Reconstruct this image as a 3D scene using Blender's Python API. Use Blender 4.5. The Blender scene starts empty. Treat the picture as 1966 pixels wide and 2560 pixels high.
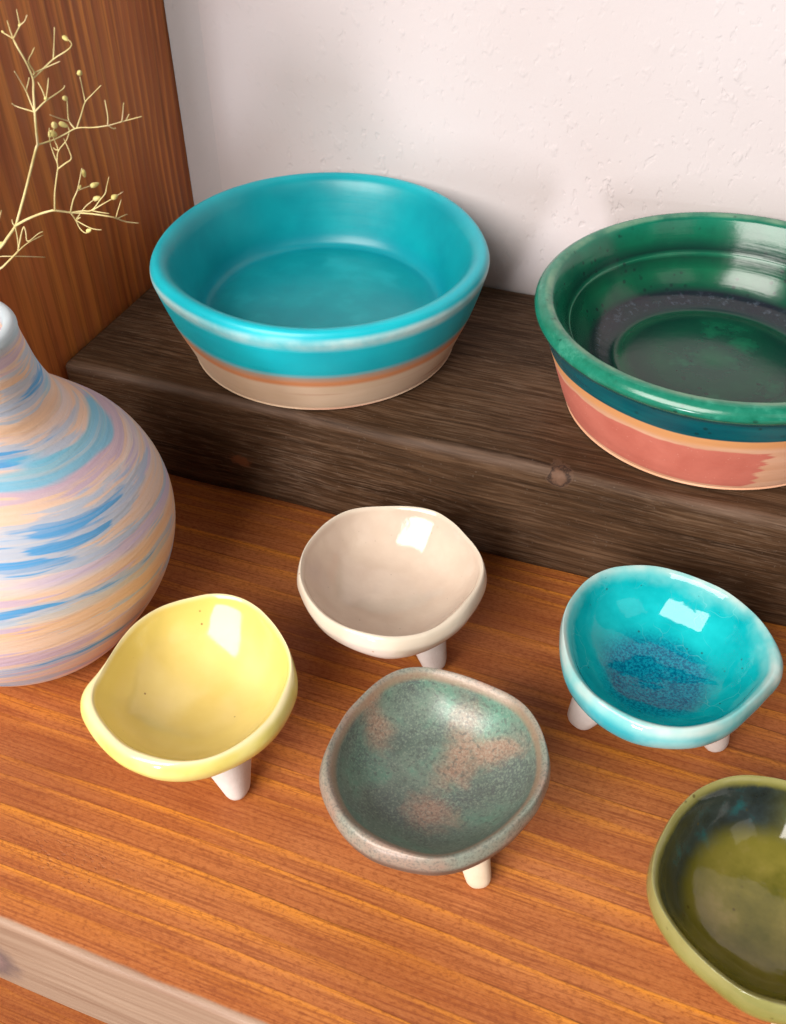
import bpy, bmesh, math, random
from mathutils import Vector, Matrix, noise as mnoise

scene = bpy.context.scene
col = scene.collection

# ------------------------------------------------------------------ camera
CAM_LOC = Vector((0.0, 0.0, 0.23785))
RT = Vector((0.93735, 0.34814, -0.00561)); UP = Vector((-0.22830, 0.62665, 0.74510)); BK = RT.cross(UP)
F_PX, PW, PH = 2405.0, 1966.0, 2560.0
cam_data = bpy.data.cameras.new('camera')
cam = bpy.data.objects.new('camera', cam_data); col.objects.link(cam)
cam.matrix_world = Matrix(((RT.x, UP.x, BK.x, CAM_LOC.x), (RT.y, UP.y, BK.y, CAM_LOC.y), (RT.z, UP.z, BK.z, CAM_LOC.z), (0, 0, 0, 1)))
cam_data.sensor_fit = 'VERTICAL'; cam_data.sensor_height = 36.0; cam_data.lens = 36.0 * F_PX / PH
cam_data.clip_start = 0.01; cam_data.clip_end = 50
cam_data.dof.use_dof = True; cam_data.dof.focus_distance = 0.285; cam_data.dof.aperture_fstop = 36.0
scene.camera = cam

# ------------------------------------------------------------------ world, lamps, exposure
world = bpy.data.worlds.new('World'); scene.world = world; world.use_nodes = True
bg = world.node_tree.nodes['Background']
bg.inputs['Color'].default_value = (1.0, 0.93, 0.88, 1); bg.inputs['Strength'].default_value = 0.10

def area(name, loc, target, sx, sy, power, color):
    l = bpy.data.lights.new(name, 'AREA'); l.shape = 'RECTANGLE'; l.size = sx; l.size_y = sy; l.energy = power; l.color = color
    o = bpy.data.objects.new(name, l); col.objects.link(o); o.location = loc
    o.rotation_euler = (Vector(target) - Vector(loc)).to_track_quat('-Z', 'Y').to_euler()
    return o
# the shop window low in front of the shelf: gives the shadows on the wall
area('window_light', (-0.46, -2.6, -0.14), (-0.08, 0.25, 0.06), 0.30, 0.42, 27.0, (0.95, 0.96, 1.0))
# bright upper wall and ceiling of the room in front of the shelf: soft light from above
area('ceiling_light', (-0.48, -1.22, 1.00), (-0.06, 0.2, 0.0), 1.25, 1.0, 57.0, (1.0, 0.945, 0.885))
# dim fill lamp added on the right, high up, to brighten the side panel
area('side_fill_light', (1.15, -0.75, 1.05), (-0.1, 0.25, 0.08), 0.8, 0.7, 1.8, (1.0, 0.93, 0.86))

vs = scene.view_settings
vs.view_transform = 'Standard'; vs.look = 'None'; vs.gamma = 1.0; vs.exposure = 0.0; vs.use_curve_mapping = False

# ------------------------------------------------------------------ pixel helpers (photo pixel -> direction)
FW = -BK
def pix_on_vertical_plane(px, py, p0, n, off=0.0):
    d = (FW * F_PX + RT * (px - PW / 2) - UP * (py - PH / 2)).normalized()
    t = (p0 - CAM_LOC).dot(n) / d.dot(n)
    return CAM_LOC + d * (t + off)

# ------------------------------------------------------------------ node helpers
class NT:
    def __init__(s, name):
        s.m = bpy.data.materials.new(name); s.m.use_nodes = True; s.t = s.m.node_tree
        s.b = s.t.nodes['Principled BSDF']; s._tc = None
    def n(s, kind, **kw):
        nd = s.t.nodes.new(kind)
        for k, v in kw.items(): setattr(nd, k, v)
        return nd
    def put(s, sock, v):
        if v is None: return
        if isinstance(v, bpy.types.NodeSocket): s.t.links.new(v, sock)
        elif isinstance(v, (tuple, list)):
            v = tuple(v)
            if sock.type == 'RGBA' and len(v) == 3: v = v + (1,)
            sock.default_value = v
        else: sock.default_value = v
    def obj(s):
        if not s._tc: s._tc = s.n('ShaderNodeTexCoord')
        return s._tc.outputs['Object']
    def uv(s):
        if not s._tc: s._tc = s.n('ShaderNodeTexCoord')
        sp = s.n('ShaderNodeSeparateXYZ'); s.put(sp.inputs[0], s._tc.outputs['UV'])
        return sp.outputs[0], sp.outputs[1]
    def xyz(s, v):
        sp = s.n('ShaderNodeSeparateXYZ'); s.put(sp.inputs[0], v); return sp.outputs
    def comb(s, x, y, z):
        c = s.n('ShaderNodeCombineXYZ'); s.put(c.inputs[0], x); s.put(c.inputs[1], y); s.put(c.inputs[2], z); return c.outputs[0]
    def math(s, op, a, b=None, c=None, clamp=False):
        nd = s.n('ShaderNodeMath', operation=op, use_clamp=clamp); s.put(nd.inputs[0], a); s.put(nd.inputs[1], b)
        if c is not None: s.put(nd.inputs[2], c)
        return nd.outputs[0]
    def vscale(s, v, sc, loc=(0, 0, 0), rot=(0, 0, 0)):
        nd = s.n('ShaderNodeMapping'); s.put(nd.inputs['Vector'], v); s.put(nd.inputs['Scale'], sc); s.put(nd.inputs['Location'], loc); s.put(nd.inputs['Rotation'], rot)
        return nd.outputs[0]
    def vadd(s, a, b):
        nd = s.n('ShaderNodeVectorMath', operation='ADD'); s.put(nd.inputs[0], a); s.put(nd.inputs[1], b); return nd.outputs[0]
    def noise(s, v, scale, detail=4, rough=0.55, dist=0.0, color=False):
        nd = s.n('ShaderNodeTexNoise'); s.put(nd.inputs['Vector'], v); s.put(nd.inputs['Scale'], scale); s.put(nd.inputs['Detail'], detail)
        s.put(nd.inputs['Roughness'], rough); s.put(nd.inputs['Distortion'], dist)
        return nd.outputs['Color' if color else 0]
    def vor(s, v, scale, feature='F1', rnd=1.0):
        nd = s.n('ShaderNodeTexVoronoi', feature=feature); s.put(nd.inputs['Vector'], v); s.put(nd.inputs['Scale'], scale); s.put(nd.inputs['Randomness'], rnd)
        return nd.outputs['Distance']
    def ramp(s, f, stops, interp='LINEAR'):
        nd = s.n('ShaderNodeValToRGB'); cr = nd.color_ramp; cr.interpolation = interp
        while len(cr.elements) < len(stops): cr.elements.new(0.5)
        for e, (p, c) in zip(cr.elements, stops):
            e.position = p
            e.color = (c, c, c, 1) if isinstance(c, (int, float)) else tuple(c) + (1,)
        s.put(nd.inputs[0], f)
        return nd.outputs[0]
    def step(s, f, a, b): # smooth 0..1
        nd = s.n('ShaderNodeMapRange', interpolation_type='SMOOTHSTEP'); s.put(nd.inputs[0], f); s.put(nd.inputs[1], a); s.put(nd.inputs[2], b)
        return nd.outputs[0]
    def mix(s, f, a, b, mode='MIX'):
        nd = s.n('ShaderNodeMix', data_type='RGBA', blend_type=mode); s.put(nd.inputs[0], f); s.put(nd.inputs[6], a); s.put(nd.inputs[7], b)
        return nd.outputs[2]
    def bump(s, h, dist, strength=1.0, nrm=None):
        nd = s.n('ShaderNodeBump'); s.put(nd.inputs['Height'], h); s.put(nd.inputs['Distance'], dist); s.put(nd.inputs['Strength'], strength)
        if nrm is not None: s.put(nd.inputs['Normal'], nrm)
        return nd.outputs[0]
    def spot(s, v, c, r): # 1 inside an ellipsoid about c with radii r, falling to 0
        d = s.vscale(v, (1 / r[0], 1 / r[1], 1 / r[2]), (-c[0] / r[0], -c[1] / r[1], -c[2] / r[2]))
        nd = s.n('ShaderNodeVectorMath', operation='LENGTH'); s.put(nd.inputs[0], d)
        return nd.outputs['Value']
    def out(s, color, rough=0.5, normal=None, coat=0.0, coat_rough=0.05, metallic=0.0, spec=0.5, sss=0.0):
        b = s.b; s.put(b.inputs['Base Color'], color); s.put(b.inputs['Roughness'], rough); s.put(b.inputs['Metallic'], metallic)
        s.put(b.inputs['Specular IOR Level'], spec); s.put(b.inputs['Coat Weight'], coat); s.put(b.inputs['Coat Roughness'], coat_rough)
        if normal is not None: s.put(b.inputs['Normal'], normal)
        if sss: 
            s.put(b.inputs['Subsurface Weight'], sss); s.put(b.inputs['Subsurface Radius'], (0.004, 0.003, 0.002)); s.put(b.inputs['Subsurface Scale'], 0.5)
        return s.m

# ------------------------------------------------------------------ surface materials
def mat_wall():
    t = NT('white_plaster'); v = t.obj()
    big = t.noise(v, 9, 3)
    c = t.ramp(big, [(0.3, (0.555, 0.490, 0.488)), (0.7, (0.590, 0.540, 0.548))])
    st = t.vscale(v, (1, 1, 0.7), rot=(0, math.radians(35), 0))
    patch = t.ramp(t.noise(v, 12, 2), [(0.36, 0.30), (0.62, 1.0)])
    pits = t.step(t.noise(st, 330, 2, 0.5), 0.60, 0.72)
    bl = t.step(t.noise(st, 230, 2, 0.5), 0.60, 0.78)
    h = t.math('ADD', t.math('MULTIPLY', pits, -0.5), t.math('MULTIPLY', bl, 0.8))
    h = t.math('MULTIPLY', h, patch)
    h = t.math('ADD', h, t.math('MULTIPLY', t.noise(v, 600, 3, 0.6), 0.15))
    h = t.math('ADD', h, t.math('MULTIPLY', t.noise(v, 28, 2), 0.8))
    return t.out(c, 0.8, t.bump(h, 0.0005, 0.8), spec=0.2)

def mat_shelf():
    t = NT('orange_stained_pine'); v = t.obj()
    x, y, z = t.xyz(v)
    wob = t.noise(t.vscale(v, (5, 14, 14)), 1.0, 3, 0.5)
    wob2 = t.noise(t.vscale(v, (1.6, 5, 5)), 1.0, 2, 0.5)
    yy = t.math('ADD', t.math('ADD', y, t.math('MULTIPLY', z, 0.6)), t.math('ADD', t.math('MULTIPLY', wob, 0.010), t.math('MULTIPLY', wob2, 0.030)))
    # ring coordinate: uneven ring widths
    ringw = t.noise(t.comb(0.0, t.math('MULTIPLY', yy, 60.0), 0.0), 1.0, 2, 0.5)
    rc = t.math('ADD', t.math('MULTIPLY', yy, 128.0), t.math('MULTIPLY', ringw, 2.4))
    saw = t.math('FRACT', rc)
    ridx = t.math('FLOOR', rc)
    rnd = t.n('ShaderNodeTexWhiteNoise', noise_dimensions='1D'); t.put(rnd.inputs['W'], ridx)
    late = t.ramp(saw, [(0.0, 0.0), (0.45, 0.05), (0.72, 0.45), (0.9, 1.0), (0.965, 0.75), (1.0, 0.0)])
    late = t.math('MULTIPLY', late, t.ramp(t.noise(t.vscale(v, (14, 90, 90)), 1.0, 3), [(0.34, 0.30), (0.56, 1.0)]))
    late = t.math('MULTIPLY', late, t.math('ADD', 0.5, t.math('MULTIPLY', rnd.outputs[0], 0.5)))
    early = t.mix(t.ramp(t.noise(t.vscale(v, (12, 60, 60)), 1.0, 3), [(0.35, 0.0), (0.65, 1.0)]), (0.41, 0.118, 0.030), (0.51, 0.172, 0.054))
    c = t.mix(late, early, (0.82, 0.300, 0.030))
    mott = t.noise(t.vscale(v, (600, 1150, 1150)), 1.0, 4, 0.7)
    c = t.mix(t.ramp(mott, [(0.36, 0.55), (0.50, 0.0)]), c, (0.23, 0.052, 0.012))
    c = t.mix(t.ramp(mott, [(0.54, 0.0), (0.70, 0.30)]), c, (0.64, 0.27, 0.10))
    fibre = t.noise(t.vscale(v, (24, 1700, 1700)), 1.0, 3, 0.6)
    c = t.mix(t.ramp(fibre, [(0.38, 0.6), (0.5, 0.0)]), c, (0.24, 0.058, 0.018))
    c = t.mix(t.ramp(fibre, [(0.54, 0.0), (0.70, 0.25)]), c, (0.68, 0.27, 0.08))
    # dark latewood lines now and then
    edge = t.math('MULTIPLY', t.step(saw, 0.93, 0.985), t.math('SUBTRACT', 1.0, t.step(saw, 0.985, 1.0)))
    dk = t.math('MULTIPLY', edge, t.step(t.noise(t.vscale(v, (9, 40, 40)), 1.0, 2), 0.48, 0.66))
    c = t.mix(t.math('MULTIPLY', dk, 0.75), c, (0.09, 0.018, 0.006))
    # wide darker stain toned by large noise
    c = t.mix(t.ramp(t.noise(t.vscale(v, (7, 22, 22)), 1.0, 2), [(0.46, 0.0), (0.72, 0.60)]), c, (0.24, 0.055, 0.014))
    # rough worn pores near the front left
    por = t.step(t.spot(v, (-0.125, 0.090, 0.0), (0.030, 0.011, 0.02)), 1.0, 0.25)
    pn = t.step(t.noise(t.vscale(v, (700, 1000, 1000)), 1.0, 2, 0.5), 0.56, 0.70)
    c = t.mix(t.math('MULTIPLY', t.math('MULTIPLY', por, pn), 0.3), c, (0.17, 0.052, 0.022))
    # the front face is a paler, less orange colour
    fr = t.step(t.math('ADD', y, t.math('MULTIPLY', t.noise(t.vscale(v, (60, 300, 300)), 1.0, 3), 0.0012)), 0.0722, 0.0713)
    fgr = t.noise(t.vscale(v, (14, 300, 300)), 1.0, 4, 0.6)
    fc = t.ramp(fgr, [(0.3, (0.27, 0.150, 0.095)), (0.7, (0.42, 0.275, 0.190))])
    kn = t.spot(v, (-0.147, 0.069, -0.027), (0.013, 0.02, 0.017))
    knr = t.math('ADD', kn, t.math('MULTIPLY', t.noise(v, 260, 4, 0.65), 0.6))
    fc = t.mix(t.step(knr, 1.35, 0.80), fc, t.ramp(knr, [(0.3, (0.10, 0.05, 0.05)), (0.55, (0.30, 0.17, 0.15)), (0.9, (0.16, 0.10, 0.09))]))
    c = t.mix(fr, c, fc)
    h = t.math('ADD', t.math('MULTIPLY', late, 0.6), t.math('MULTIPLY', mott, 0.6))
    h = t.math('SUBTRACT', h, t.math('MULTIPLY', t.math('MULTIPLY', por, pn), 0.5))
    rough = t.ramp(mott, [(0.3, 0.55), (0.7, 0.42)])
    return t.out(c, rough, t.bump(h, 0.00022, 0.8), spec=0.35)

def mat_side():
    t = NT('reddish_stained_pine'); v = t.obj()
    x, y, z = t.xyz(v)
    wob = t.noise(t.vscale(v, (12, 12, 4)), 1.0, 3, 0.5)
    yy = t.math('ADD', y, t.math('MULTIPLY', wob, 0.022))
    # rings tight near the wall, broad further out
    yn = t.math('MULTIPLY', t.math('SUBTRACT', yy, 0.20), 6.9)
    rc = t.math('MULTIPLY', t.math('POWER', t.math('MAXIMUM', yn, 0.0), 2.0), 17.0)
    rc = t.math('ADD', rc, t.math('MULTIPLY', t.noise(t.comb(0.0, t.math('MULTIPLY', yy, 40), 0.0), 1.0, 2), 2.0))
    saw = t.math('FRACT', rc)
    late = t.ramp(saw, [(0.0, 0.0), (0.4, 0.12), (0.8, 1.0), (0.95, 0.6), (1.0, 0.0)])
    fib = t.noise(t.vscale(v, (500, 500, 14)), 1.0, 4, 0.6)
    a = t.ramp(t.noise(t.vscale(v, (30, 30, 5)), 1.0, 3), [(0.3, (0.33, 0.070, 0.013)), (0.7, (0.60, 0.175, 0.048))])
    c = t.mix(t.math('MULTIPLY', late, t.ramp(t.noise(t.vscale(v, (40, 40, 9)), 1.0, 3), [(0.3, 0.15), (0.65, 0.9)])), a, (0.88, 0.305, 0.055))
    c = t.mix(t.ramp(fib, [(0.35, 0.45), (0.55, 0.0)]), c, (0.15, 0.033, 0.010))
    c = t.mix(t.ramp(t.noise(t.vscale(v, (120, 120, 30)), 1.0, 3), [(0.55, 0.0), (0.75, 0.3)]), c, (0.45, 0.17, 0.08))
    return t.out(c, 0.5, t.bump(t.math('ADD', late, fib), 0.0002, 0.6), spec=0.3)

def mat_riser():
    t = NT('dark_walnut_stained_timber'); v = t.obj()
    x, y, z = t.xyz(v)
    wob = t.noise(t.vscale(v, (5, 20, 20)), 1.0, 3)
    w = t.math('MULTIPLY', wob, 0.010)
    g = t.comb(t.math('MULTIPLY', x, 15.0), t.math('MULTIPLY', t.math('ADD', y, w), 800.0), t.math('MULTIPLY', t.math('ADD', z, w), 800.0))
    fine = t.noise(g, 1.0, 5, 0.65)
    g2 = t.comb(t.math('MULTIPLY', x, 90.0), t.math('MULTIPLY', t.math('ADD', y, w), 1700.0), t.math('MULTIPLY', t.math('ADD', z, w), 1700.0))
    vf = t.noise(g2, 1.0, 3, 0.6)
    big = t.noise(t.vscale(v, (14, 40, 40)), 1.0, 3)
    c = t.ramp(t.math('ADD', t.math('MULTIPLY', fine, 0.65), t.math('MULTIPLY', big, 0.35)), [(0.34, (0.018, 0.008, 0.003)), (0.52, (0.060, 0.030, 0.014)), (0.68, (0.140, 0.080, 0.045))])
    wear = t.ramp(t.noise(t.vscale(v, (9, 30, 30)), 1.0, 2), [(0.36, 0.25), (0.62, 1.0)])
    c = t.mix(t.math('MULTIPLY', wear, t.ramp(vf, [(0.50, 0.0), (0.68, 0.55)])), c, (0.22, 0.145, 0.098))
    dust = t.step(t.noise(v, 900, 2, 0.6), 0.66, 0.74)
    c = t.mix(t.math('MULTIPLY', dust, 0.22), c, (0.22, 0.18, 0.15))
    # paler, broken band along the top front arris
    ar = t.spot(v, (0.02, 0.2385, 0.0436), (5.0, 0.0034, 0.0034))
    arn = t.math('MULTIPLY', t.step(ar, 1.1, 0.35), t.ramp(t.noise(t.vscale(v, (25, 200, 200)), 1.0, 3), [(0.35, 0.25), (0.6, 1.0)]))
    c = t.mix(t.math('MULTIPLY', arn, 0.32), c, (0.22, 0.150, 0.118))
    # knots
    kn = t.math('ADD', t.spot(v, (-0.0335, 0.2395, 0.0415), (0.0044, 0.008, 0.0040)), t.math('MULTIPLY', t.math('SUBTRACT', t.noise(v, 420, 3), 0.5), 1.1))
    c = t.mix(t.step(kn, 1.0, 0.7), c, t.ramp(kn, [(0.0, (0.17, 0.095, 0.062)), (0.45, (0.13, 0.070, 0.045)), (0.7, (0.035, 0.020, 0.014)), (0.9, (0.15, 0.085, 0.055))]))
    k2 = t.math('ADD', t.spot(v, (-0.150, 0.238, 0.017), (0.006, 0.006, 0.004)), t.math('MULTIPLY', t.math('SUBTRACT', t.noise(v, 300, 3), 0.5), 1.6))
    c = t.mix(t.step(k2, 0.9, 0.5), c, (0.17, 0.062, 0.026))
    h = t.math('ADD', fine, t.math('MULTIPLY', vf, 0.5))
    return t.out(c, t.ramp(fine, [(0.3, 0.72), (0.7, 0.58)]), t.bump(h, 0.00025, 0.8), spec=0.16)

# ------------------------------------------------------------------ mesh helpers
def link_mesh(name, bm, mat, parent=None, smooth=True):
    me = bpy.data.meshes.new(name); bm.normal_update(); bm.to_mesh(me); bm.free()
    if smooth:
        for p in me.polygons: p.use_smooth = True
    o = bpy.data.objects.new(name, me); col.objects.link(o)
    if mat: me.materials.append(mat)
    if parent: o.parent = parent
    return o
def empty(name, loc=(0, 0, 0)):
    o = bpy.data.objects.new(name, None); col.objects.link(o); o.location = loc; o.empty_display_size = 0.01
    return o
def tag(o, label=None, cat=None, group=None, kind=None):
    if label: o['label'] = label
    if cat: o['category'] = cat
    if group: o['group'] = group
    if kind: o['kind'] = kind
    return o
def box(name, lo, hi, mat, bevel=0.0, seg=3, cuts=0, rough=0.0, parent=None):
    bm = bmesh.new(); bmesh.ops.create_cube(bm, size=1.0)
    for v in bm.verts:
        v.co = Vector([lo[i] + (v.co[i] + 0.5) * (hi[i] - lo[i]) for i in range(3)])
    if cuts:
        es = [e for e in bm.edges if abs(e.verts[0].co.x - e.verts[1].co.x) > 1e-6]
        bmesh.ops.subdivide_edges(bm, edges=es, cuts=cuts)
    if bevel:
        es = [e for e in bm.edges if e.calc_face_angle(0) > 0.5]
        bmesh.ops.bevel(bm, geom=es, offset=bevel, segments=seg, profile=0.6, affect='EDGES')
    if rough:
        for v in bm.verts:
            n = mnoise.noise_vector(v.co * 55.0) * rough
            v.co += Vector((0, n.y, n.z))
    o = link_mesh(name, bm, mat, parent, smooth=False)
    for p in o.data.polygons: p.use_smooth = bool(bevel)
    if bevel:
        try: o.data.set_sharp_from_angle(angle=math.radians(40))
        except Exception: pass
    return o

def catmull(pts, n):
    """smooth a list of tuples, n samples per span"""
    out = []
    P = [pts[0]] + list(pts) + [pts[-1]]
    for i in range(1, len(P) - 2):
        for k in range(n):
            t = k / n; r = []
            for a, b, c, d in zip(P[i - 1], P[i], P[i + 1], P[i + 2]):
                r.append(0.5 * ((2 * b) + (c - a) * t + (2 * a - 5 * b + 4 * c - d) * t * t + (3 * b - a - 3 * c + d) * t ** 3))
            out.append(tuple(r))
    out.append(tuple(pts[-1]))
    return out

def loft(name, prof, rad, mat, parent=None, nth=128, wob=None):
    """prof: list of (a, z, v, blend); rad(th, a, z, blend) -> radius. First and last ring may have a=0 (closed with a pole)."""
    bm = bmesh.new(); uvl = bm.loops.layers.uv.new('UVMap')
    rings = []
    for (a, z, v, bl) in prof:
        if a < 1e-5:
            co = Vector((0, 0, z))
            if wob: co += wob(co, v, 0.0)
            rings.append(([bm.verts.new(co)], v)); continue
        ring = []
        for k in range(nth):
            th = 2 * math.pi * k / nth
            r = rad(th, a, z, bl)
            co = Vector((r * math.cos(th), r * math.sin(th), z))
            if wob: co += wob(co, v, th)
            ring.append(bm.verts.new(co))
        rings.append((ring, v))
    for (A, va), (B, vb) in zip(rings[:-1], rings[1:]):
        for k in range(nth):
            k2 = (k + 1) % nth
            if len(A) == 1 and len(B) == 1: continue
            if len(A) == 1: vs_, uv = (A[0], B[k], B[k2]), ((k + .5, va), (k, vb), (k + 1, vb))
            elif len(B) == 1: vs_, uv = (A[k], B[0], A[k2]), ((k, va), (k + .5, vb), (k + 1, va))
            else: vs_, uv = (A[k], B[k], B[k2], A[k2]), ((k, va), (k, vb), (k + 1, vb), (k + 1, va))
            f = bm.faces.new(vs_)
            for l, (u_, v_) in zip(f.loops, uv): l[uvl].uv = (u_ / nth, v_)
    bmesh.ops.recalc_face_normals(bm, faces=bm.faces[:])
    return link_mesh(name, bm, mat, parent)

def polar_fn(table):
    n = len(table)
    def f(th):
        s = (th + math.pi) / (2 * math.pi) * n
        i = int(math.floor(s)); t = s - i
        p0, p1, p2, p3 = (table[(i + j) % n] for j in (-1, 0, 1, 2))
        return 0.001 * 0.5 * (2 * p1 + (p2 - p0) * t + (2 * p0 - 5 * p1 + 4 * p2 - p3) * t * t + (3 * p1 - p0 - 3 * p2 + p3) * t ** 3)
    return f

# ------------------------------------------------------------------ setting
RZ = 0.04365      # riser top
YF = 0.2382       # riser front
YS = 0.0692       # shelf front
YW = 0.3490       # wall face
XB = -0.2207      # side panel face
wall = tag(box('wall', (-0.7, YW, -0.5), (0.7, YW + 0.05, 0.75), mat_wall()), kind='structure')
bm = bmesh.new()
fp = [(XB + 0.0003, YW - 0.0055), (XB + 0.0125, YW + 0.0004), (XB + 0.0003, YW + 0.0004)]  # added sloped sliver, shaped to give a shaded wall strip beside the panel
lo_ = [bm.verts.new((x, y, RZ + 0.0006)) for x, y in fp]; hi_ = [bm.verts.new((x, y, 0.55)) for x, y in fp]
for a, b in ((0, 1), (1, 2), (2, 0)): bm.faces.new((lo_[a], lo_[b], hi_[b], hi_[a]))
bm.faces.new(lo_[::-1]); bm.faces.new(hi_)
bmesh.ops.recalc_face_normals(bm, faces=bm.faces[:])
link_mesh('added_shade_fillet', bm, wall.data.materials[0], wall, smooth=False)
shelf_m = mat_shelf()
shelf = tag(box('shelf', (-0.5, YS, -0.0455), (0.5, YW - 0.0005, 0.0), shelf_m, bevel=0.0022, cuts=60, rough=0.0004), kind='structure')
low = tag(box('lower_shelf', (-0.5, 0.0, -0.29), (0.5, YW - 0.0005, -0.25), shelf_m, bevel=0.002), kind='structure')
side = tag(box('side_panel', (XB - 0.02, 0.198, 0.0003), (XB, YW - 0.0005, 0.42), mat_side(), bevel=0.0012), 'upright reddish brown wooden panel standing on the shelf against the white wall', 'wood panel')
riser = tag(box('riser_block', (XB + 0.0012, YF, 0.0003), (0.30, YW - 0.0015, RZ), mat_riser(), bevel=0.0032, seg=4, cuts=70, rough=0.0006), 'long dark brown timber block with a knot, carrying the two wide bowls', 'wood block')

# ------------------------------------------------------------------ glaze materials
def specks(t, v, c, scale, thr, colr, amt=1.0):
    d = t.vor(v, scale)
    sel = t.noise(v, scale * 0.31, 1)
    m = t.math('MULTIPLY', t.step(d, thr, thr * 0.5), t.step(sel, 0.50, 0.62))
    return t.mix(t.math('MULTIPLY', m, amt), c, colr)

def mat_clay(name, a, b):
    t = NT(name); v = t.obj()
    c = t.mix(t.ramp(t.noise(v, 120, 4), [(0.35, 0.0), (0.65, 1.0)]), a, b)
    return t.out(c, 0.8, t.bump(t.noise(v, 1200, 3), 0.00012, 0.6), spec=0.25)

def mat_turq_bowl():
    t = NT('turquoise_glaze_over_buff_clay'); v = t.obj(); u, s = t.uv()
    x, y, z = t.xyz(v)
    n = t.noise(v, 40, 4); nl = t.noise(v, 16, 2)
    inside = t.ramp(n, [(0.3, (0.000, 0.245, 0.300)), (0.7, (0.002, 0.335, 0.385))])
    floor = t.step(s, 0.62, 0.40)
    pale = t.math('MULTIPLY', floor, t.step(t.noise(v, 55, 3, 0.6), 0.50, 0.72))
    inside = t.mix(t.math('MULTIPLY', pale, 0.45), inside, (0.02, 0.44, 0.50))
    # darker pooled glaze where floor meets wall
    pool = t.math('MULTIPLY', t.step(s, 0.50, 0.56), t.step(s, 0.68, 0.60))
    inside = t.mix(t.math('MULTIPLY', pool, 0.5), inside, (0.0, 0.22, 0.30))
    outside = t.ramp(n, [(0.3, (0.003, 0.400, 0.500)), (0.7, (0.008, 0.490, 0.580))])
    c = t.mix(t.step(s, 0.90, 1.05), inside, outside)
    # broken whitish line on the outer lip edge
    rimw = t.math('MULTIPLY', t.step(s, 1.085, 1.12), t.step(s, 1.20, 1.14))
    rimw = t.math('MULTIPLY', rimw, t.ramp(t.noise(v, 70, 4), [(0.30, 0.25), (0.62, 0.9)]))
    c = t.mix(rimw, c, (0.50, 0.68, 0.68))
    gl = t.math('ADD', s, t.math('ADD', t.math('MULTIPLY', t.math('SUBTRACT', nl, 0.5), 0.06), t.math('MULTIPLY', t.math('SUBTRACT', n, 0.5), 0.02)))
    c = t.mix(t.step(gl, 1.46, 1.50), c, (0.17, 0.45, 0.50))
    c = t.mix(t.step(gl, 1.500, 1.540), c, (0.42, 0.29, 0.215))
    c = t.mix(t.math('MULTIPLY', t.step(gl, 1.54, 1.60), 0.85), c, (0.62, 0.225, 0.075))
    clay = t.ramp(t.noise(t.vscale(v, (40, 40, 120)), 1.0, 4), [(0.3, (0.60, 0.43, 0.285)), (0.7, (0.66, 0.485, 0.345))])
    c = t.mix(t.step(gl, 1.610, 1.66), c, clay)
    redl = t.math('MULTIPLY', t.step(t.noise(t.vscale(v, (16, 16, 500)), 1.0, 2), 0.58, 0.66), t.step(gl, 1.70, 1.8))
    redl = t.math('MULTIPLY', redl, t.step(x, 0.0, 0.02))
    c = t.mix(t.math('MULTIPLY', redl, 0.6), c, (0.40, 0.14, 0.09))
    rough = t.mix(t.step(gl, 1.50, 1.56), (0.36, 0.36, 0.36), (0.8, 0.8, 0.8))
    h = t.math('ADD', t.math('MULTIPLY', t.noise(t.vscale(v, (20, 20, 200)), 1.0, 3), 0.6), t.math('MULTIPLY', t.noise(v, 90, 2), 0.5))
    return t.out(c, rough, t.bump(h, 0.0004, 0.5), spec=0.45)

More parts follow.
